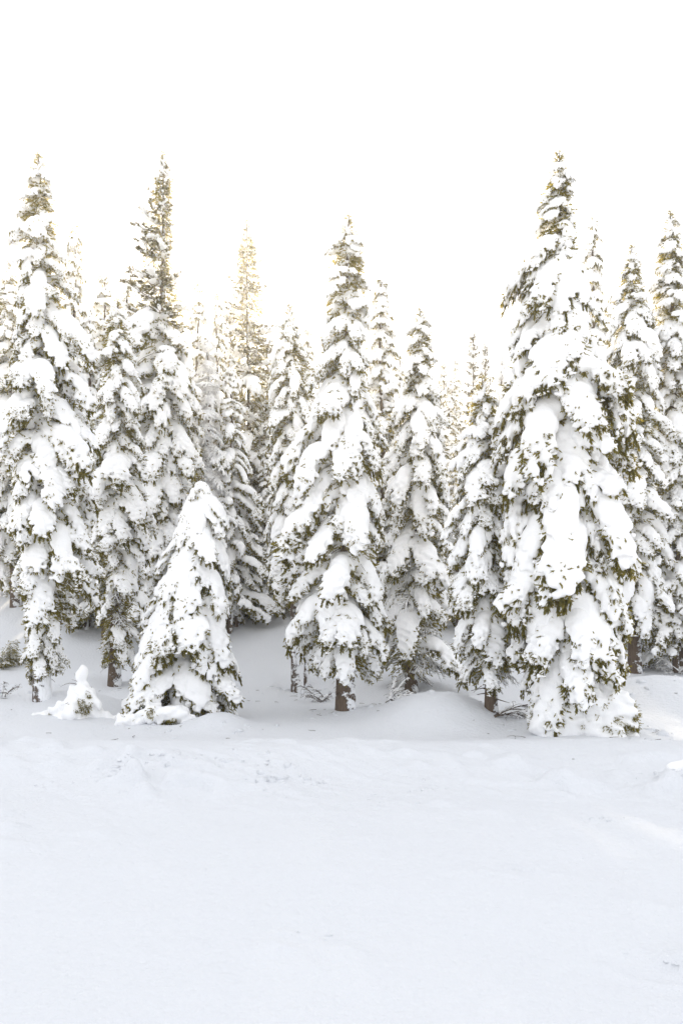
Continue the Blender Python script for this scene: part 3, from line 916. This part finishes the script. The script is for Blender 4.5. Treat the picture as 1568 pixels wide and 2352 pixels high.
# ---------------------------------------------------------------------------- small things
def blob_thing(name, label, cat, px, py, prims, seed, poke=0.0, h=0.035, twigs=0, depth=None, amp=0.055, size=1.0):
    """A snow-buried sapling or clod: lumpy snow body with needles and twigs breaking out of it."""
    rs = np.random.default_rng(seed)
    if depth is None: x, d = base_point(px, py)
    else: d = depth; x = (px - CX) / F_PX * d
    t = root(name, label, cat, (x, d, gz(x, d)))
    V, Q, N = snow_sdf([(np.array(a, float) * size, np.array(b, float) * size, r0 * size, r1 * size) for a, b, r0, r1 in prims], h, rs, amp, 6.0, 21.0, 0.07)
    sg = Geo(); sg.quads(V, Q)
    link('snow_mass', sg.mesh('snow_mass', [M_SNOW]), t)
    if poke or twigs:
        g = Geo()
        m = SineNoise(rs, 6.0)(V) + 0.6 * SineNoise(rs, 13.0)(V)
        top = V[:, 2].max()
        pick = rs.uniform(size=len(V)) < poke * (m > 0.55) * (N[:, 2] < 0.25) * (V[:, 2] > 0.02)
        dv = N[pick] * 0.9 + rs.normal(size=(pick.sum(), 3)) * 0.4 - np.array([0, 0, 0.4])
        shoots(g, V[pick] - N[pick] * 0.04, dv, rs.uniform(0.07, 0.15, pick.sum()), rs, 8, 0.05, 0.017, 0.6)
        for k in range(twigs):
            a = rs.uniform(0, 6.28); z = rs.uniform(0.1, top * 0.8)
            c = curve((0, 0, z), a, R(rs.uniform(-10, 40)), R(rs.uniform(-40, 20)), rs.uniform(0.5, 0.9) * max(0.4, top * 0.55), 5, rs, 0.2)
            tube(g, c, np.linspace(0.012, 0.004, 5), 3, 1)
        o = link('needles', g.mesh('needles', [M_FIR, M_TWIG], False), t); o['kind'] = 'stuff'
    return t

blob_thing('buried_sapling', 'little sapling turned into a snow figure, left of the smothered young conifer', 'sapling', 182, 1640,
           [((-0.1, 0, -0.15), (-0.05, 0, 0.10), 0.60, 0.42), ((-0.16, 0, 0.28), (0.05, -0.05, 0.42), 0.24, 0.26), ((0.12, -0.02, 0.55), (0.10, 0, 0.72), 0.20, 0.18),
            ((0.06, 0, 0.86), (0.0, 0, 0.98), 0.11, 0.12), ((0.04, 0, 1.10), (0.10, 0, 1.22), 0.16, 0.15), ((0.28, -0.05, 0.62), (0.36, -0.05, 0.50), 0.12, 0.13), ((-0.12, -0.1, 0.70), (-0.2, -0.1, 0.6), 0.10, 0.11),
            ((-0.35, -0.1, 0.36), (-0.62, -0.2, 0.18), 0.14, 0.17), ((0.30, -0.1, 0.36), (0.62, -0.15, 0.26), 0.15, 0.17), ((0.0, -0.3, 0.35), (-0.05, -0.5, 0.05), 0.16, 0.2),
            ((0.5, 0, -0.05), (1.0, 0, -0.18), 0.28, 0.2), ((-0.5, 0, -0.05), (-1.1, 0, -0.18), 0.26, 0.2)],
           61, 0.55, twigs=14, amp=0.085)
blob_thing('buried_sapling', 'cone of snow over a buried sapling, at the foot of the largest conifer', 'sapling', 1284, 1672,
           [((0, 0, -0.1), (0, 0, 0.5), 0.55, 0.46), ((0, 0, 0.5), (-0.03, 0, 1.12), 0.40, 0.13), ((-0.3, -0.2, 0.35), (-0.45, -0.25, 0.05), 0.2, 0.2), ((0.28, -0.2, 0.4), (0.42, -0.3, 0.0), 0.2, 0.22)], 62, 0.34, amp=0.07, size=1.3)
blob_thing('buried_sapling', 'slumped snow hump with needles at its rim, in front of the largest conifer', 'sapling', 1392, 1682,
           [((0, 0, -0.1), (0.05, 0.1, 0.9), 0.42, 0.30), ((0.05, 0.1, 0.9), (0.0, 0.2, 1.5), 0.30, 0.18), ((0.3, 0, 0.7), (0.5, -0.1, 0.0), 0.22, 0.18), ((-0.25, -0.1, 0.8), (-0.4, -0.2, 0.1), 0.2, 0.16)], 63, 0.45, twigs=5, amp=0.08, size=1.15)
blob_thing('buried_sapling', 'low bent bough buried in snow, at the front foot of the smothered young conifer', 'sapling', 352, 1662,
           [((-0.75, 0, 0.05), (0.0, -0.05, 0.28), 0.18, 0.26), ((0.0, -0.05, 0.28), (0.75, 0, 0.22), 0.26, 0.2), ((0.75, 0, 0.2), (1.0, 0, 0.0), 0.18, 0.15), ((-0.75, 0, 0.1), (-0.95, 0, -0.05), 0.16, 0.12)], 64, 0.5, twigs=9, amp=0.085)
blob_thing('snow_clod', 'bright clod of snow cut by the right edge on the bank', 'snow clod', 1562, 1772,
           [((-0.1, 0, 0), (0.2, 0, 0.06), 0.15, 0.18), ((0.1, 0, 0.1), (0.3, 0.1, 0.12), 0.12, 0.14)], 65)
blob_thing('buried_sapling', 'snow column beside the dead branch, left of the largest conifer', 'sapling', 1224, 1652,
           [((0, 0, -0.1), (0, 0, 0.35), 0.2, 0.15), ((0, 0, 0.35), (0.02, 0, 0.6), 0.14, 0.08)], 66, 0.2)
def twig_thing(name, label, cat, px, py, n, length, seed, pitch=(20, 80), yaw=(0, 360), snow=0.8, needles=False, depth=None, group=None):
    """A bush or dead limb: branching twigs, part of them carrying a line of snow."""
    rs = np.random.default_rng(seed)
    if depth is None: x, d = base_point(px, py)
    else: d = depth; x = (px - CX) / F_PX * d
    t = root(name, label, cat, (x, d, gz(x, d)), group)
    g, sg = Geo(), Geo(); P, D = [], []
    up = np.array([0, 0, 1.0])
    for k in range(n):
        a, p = R(rs.uniform(*yaw)), R(rs.uniform(*pitch)); L = length * rs.uniform(0.6, 1.1)
        c = curve((rs.normal() * 0.08, rs.normal() * 0.08, -0.05), a, p, p - R(rs.uniform(20, 70)), L, 8, rs, 0.15)
        tube(g, c, np.linspace(0.018, 0.006, 8), 5, 1)
        if rs.uniform() < snow: tube(sg, c[1:] + up * 0.02, np.append(rs.uniform(0.018, 0.036, 6), 0.01), 5)
        for j in range(2, 8):
            for q in range(3):
                c2 = curve(c[j], a + rs.normal() * 0.8, p * 0.4 + rs.normal() * 0.4, R(rs.uniform(-60, 10)), L * rs.uniform(0.15, 0.38), 5, rs, 0.2)
                tube(g, c2, np.linspace(0.008, 0.003, 5), 3, 1)
                if rs.uniform() < snow: tube(sg, c2 + up * 0.012, np.append(rs.uniform(0.012, 0.026, 4), 0.006), 4)
                P.append(c2[1:]); D.append(np.gradient(c2, axis=0)[1:])
    if needles:
        shoots(g, np.concatenate(P), np.concatenate(D) + rs.normal(size=(len(P) * 4, 3)) * 0.03, 0.12, rs, 9, 0.06, 0.018, 0.7)
    o = link('twigs', g.mesh('twigs', [M_FIR, M_TWIG], False), t)
    if sg.n:
        o = link('snow_line', sg.mesh('snow_line', [M_SNOW]), t); o['kind'] = 'stuff'
    return t

twig_thing('frosted_bush', 'pale bush of fine snow-covered twigs, right of the largest conifer', 'bush', 1492, 1535, 26, 1.5, 71, pitch=(25, 85), snow=1.0)
twig_thing('frosted_bush', 'low pale bush of snowy twigs at the right edge, by the tall olive-tinged conifer', 'bush', 1556, 1545, 14, 1.1, 72, pitch=(15, 80), snow=0.95)
twig_thing('dark_shrub', 'small dark shrub in the snowy gap left of the narrow conifer', 'shrub', 588, 1393, 16, 1.2, 73, pitch=(30, 85), snow=0.5, needles=True)
twig_thing('dead_branch', 'grey dead branch fanned on the snow, in front of the dark-gapped conifer', 'branch', 1130, 1642, 6, 1.9, 74, pitch=(5, 38), yaw=(-35, 40), snow=0.35)
twig_thing('dead_branch', 'bare twigs hanging at the foot of the central tree, left of its trunk', 'branch', 740, 1612, 7, 0.9, 75, pitch=(20, 80), snow=0.2)
twig_thing('dead_branch', 'dark twigs poking from the drift at the foot of the brown-twigged conifer', 'branch', 893, 1612, 8, 1.0, 76, pitch=(15, 70), yaw=(-60, 100), snow=0.4)
twig_thing('bare_twigs', 'a few thin twigs poking from the snow by the left edge', 'twig', 8, 1600, 4, 0.8, 77, pitch=(40, 85), snow=0.1)

twig_thing('small_fir', 'small snow-dusted fir cut by the left edge, low in front of the bare trunk', 'sapling', 0, 1462, 22, 1.2, 78, pitch=(10, 85), snow=0.9, needles=True, depth=33)

def stem_thing(label, px, py, h, r, depth=None):
    x, d = base_point(px, py)
    t = root('dead_tree', label, 'tree', (x, d, gz(x, d)), 'slim dead stems among the trunks')
    link('trunk', trunk_mesh(h, r, (0.05, 0), np.random.default_rng(int(px)), M_BARK_W, 10, 8), t)
stem_thing('slim dead stem just right of the narrow snowy conifer', 702, 1578, 6.0, 0.09)
stem_thing('slim dead stem just right of the bare trunk at the left edge', 54, 1388, 6.5, 0.1)
stem_thing('thin dead stem right of the plastered trunk of the far left tree', 200, 1445, 5.0, 0.1)
stem_thing('thick brown dead stem right of the plastered trunk of the far left tree', 148, 1432, 5.2, 0.28)

def snow_crust():
    """Broken crust and clumps on the face of the bank and in a few trodden-looking patches."""
    rs = np.random.default_rng(88)
    xs, ys, r = [], [], []
    def put(cx_, cy_, sx_, sy_, n, r0, r1):
        xs.append(cx_ + rs.normal(size=n) * sx_); ys.append(cy_ + rs.normal(size=n) * sy_); r.append(r0 + (r1 - r0) * rs.uniform(size=n) ** 3)
    for k in range(12):
        cx_, cy_ = rs.uniform(-8.5, 8.5), 15.6 + rs.normal() * 1.1
        put(cx_, cy_, rs.uniform(0.15, 0.6), rs.uniform(0.1, 0.3), rs.integers(8, 30), 0.02, 0.07)
    put(-2.1, 15.9, 0.8, 0.35, 60, 0.02, 0.10); put(-0.9, 15.2, 0.35, 0.2, 40, 0.03, 0.12)
    for px, py, pr in PATCH[:4]: put(px, py, pr * 0.4, pr * 0.3, 5, 0.012, 0.035)
    xs, ys, r = map(np.concatenate, (xs, ys, r))
    k = (ys > 5) & (ys < 19)
    xs, ys, r = xs[k], ys[k], r[k]
    g = Geo()
    crumbs(g, np.stack([xs, ys, terrain(xs, ys) - r * 0.30], 1), r, rs)
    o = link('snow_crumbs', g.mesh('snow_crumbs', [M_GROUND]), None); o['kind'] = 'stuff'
snow_crust()

def fallen_snow():
    """Clumps shed by the boughs and bits of twig on the snow under the front row."""
    rs = np.random.default_rng(91)
    xs, ys, r, g, tg = [], [], [], Geo(), Geo()
    for wx, wy, w in ((0.15, 24.0, 1.7), (2.6, 27.5, 1.5), (4.4, 22.8, 1.5), (-9.9, 26.2, 2.0), (6.0, 20.2, 2.2), (-4.4, 21.0, 1.7), (-8.4, 29.5, 1.8), (-1.6, 28.5, 1.6), (9.5, 24, 2.0)):
        n = 40
        xs.append(wx + rs.normal(size=n) * w * 0.7); ys.append(wy - abs(rs.normal(size=n)) * w * 0.6 + 0.4); r.append(0.02 + 0.14 * rs.uniform(size=n) ** 3)
        for k in range(9):
            x, y = wx + rs.normal() * w * 0.8, wy - abs(rs.normal()) * w
            c = curve((x, y, gz(x, y) + 0.03), rs.uniform(0, 6.28), R(rs.uniform(-5, 12)), R(rs.uniform(-20, 5)), rs.uniform(0.06, 0.35), 4, rs, 0.3)
            c[:, 2] = np.maximum(c[:, 2], gz(x, y) + 0.012)
            tube(tg, c, [0.007, 0.006, 0.005, 0.003], 4)
    xs, ys, r = map(np.concatenate, (xs, ys, r))
    crumbs(g, np.stack([xs, ys, terrain(xs, ys) - r * 0.2], 1), r, rs)
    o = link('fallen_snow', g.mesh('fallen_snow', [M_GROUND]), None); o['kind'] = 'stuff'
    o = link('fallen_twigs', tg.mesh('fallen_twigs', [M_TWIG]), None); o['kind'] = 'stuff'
fallen_snow()

# ---------------------------------------------------------------------------- haze
def add_haze():
    x0, x1, y0, y1, z0, z1 = -306.0, 306.0, -206.0, 476.0, -2.0, 36.0
    v = np.array([[x, y, z] for x in (x0, x1) for y in (y0, y1) for z in (z0, z1)])
    f = np.array([[0, 1, 3, 2], [4, 6, 7, 5], [0, 4, 5, 1], [2, 3, 7, 6], [0, 2, 6, 4], [1, 5, 7, 3]])
    g = Geo(); g.quads(v, f)
    m, nt, out = new_mat('haze')
    pv = nt.nodes.new('ShaderNodeVolumePrincipled')
    pv.inputs['Color'].default_value = (0.97, 0.975, 0.99, 1)
    pv.inputs['Density'].default_value = 0.0007
    pv.inputs['Anisotropy'].default_value = 0.76
    nt.links.new(pv.outputs['Volume'], out.inputs['Volume'])
    o = link('haze', g.mesh('haze', [m], False), None)
    o['kind'] = 'stuff'
add_haze()
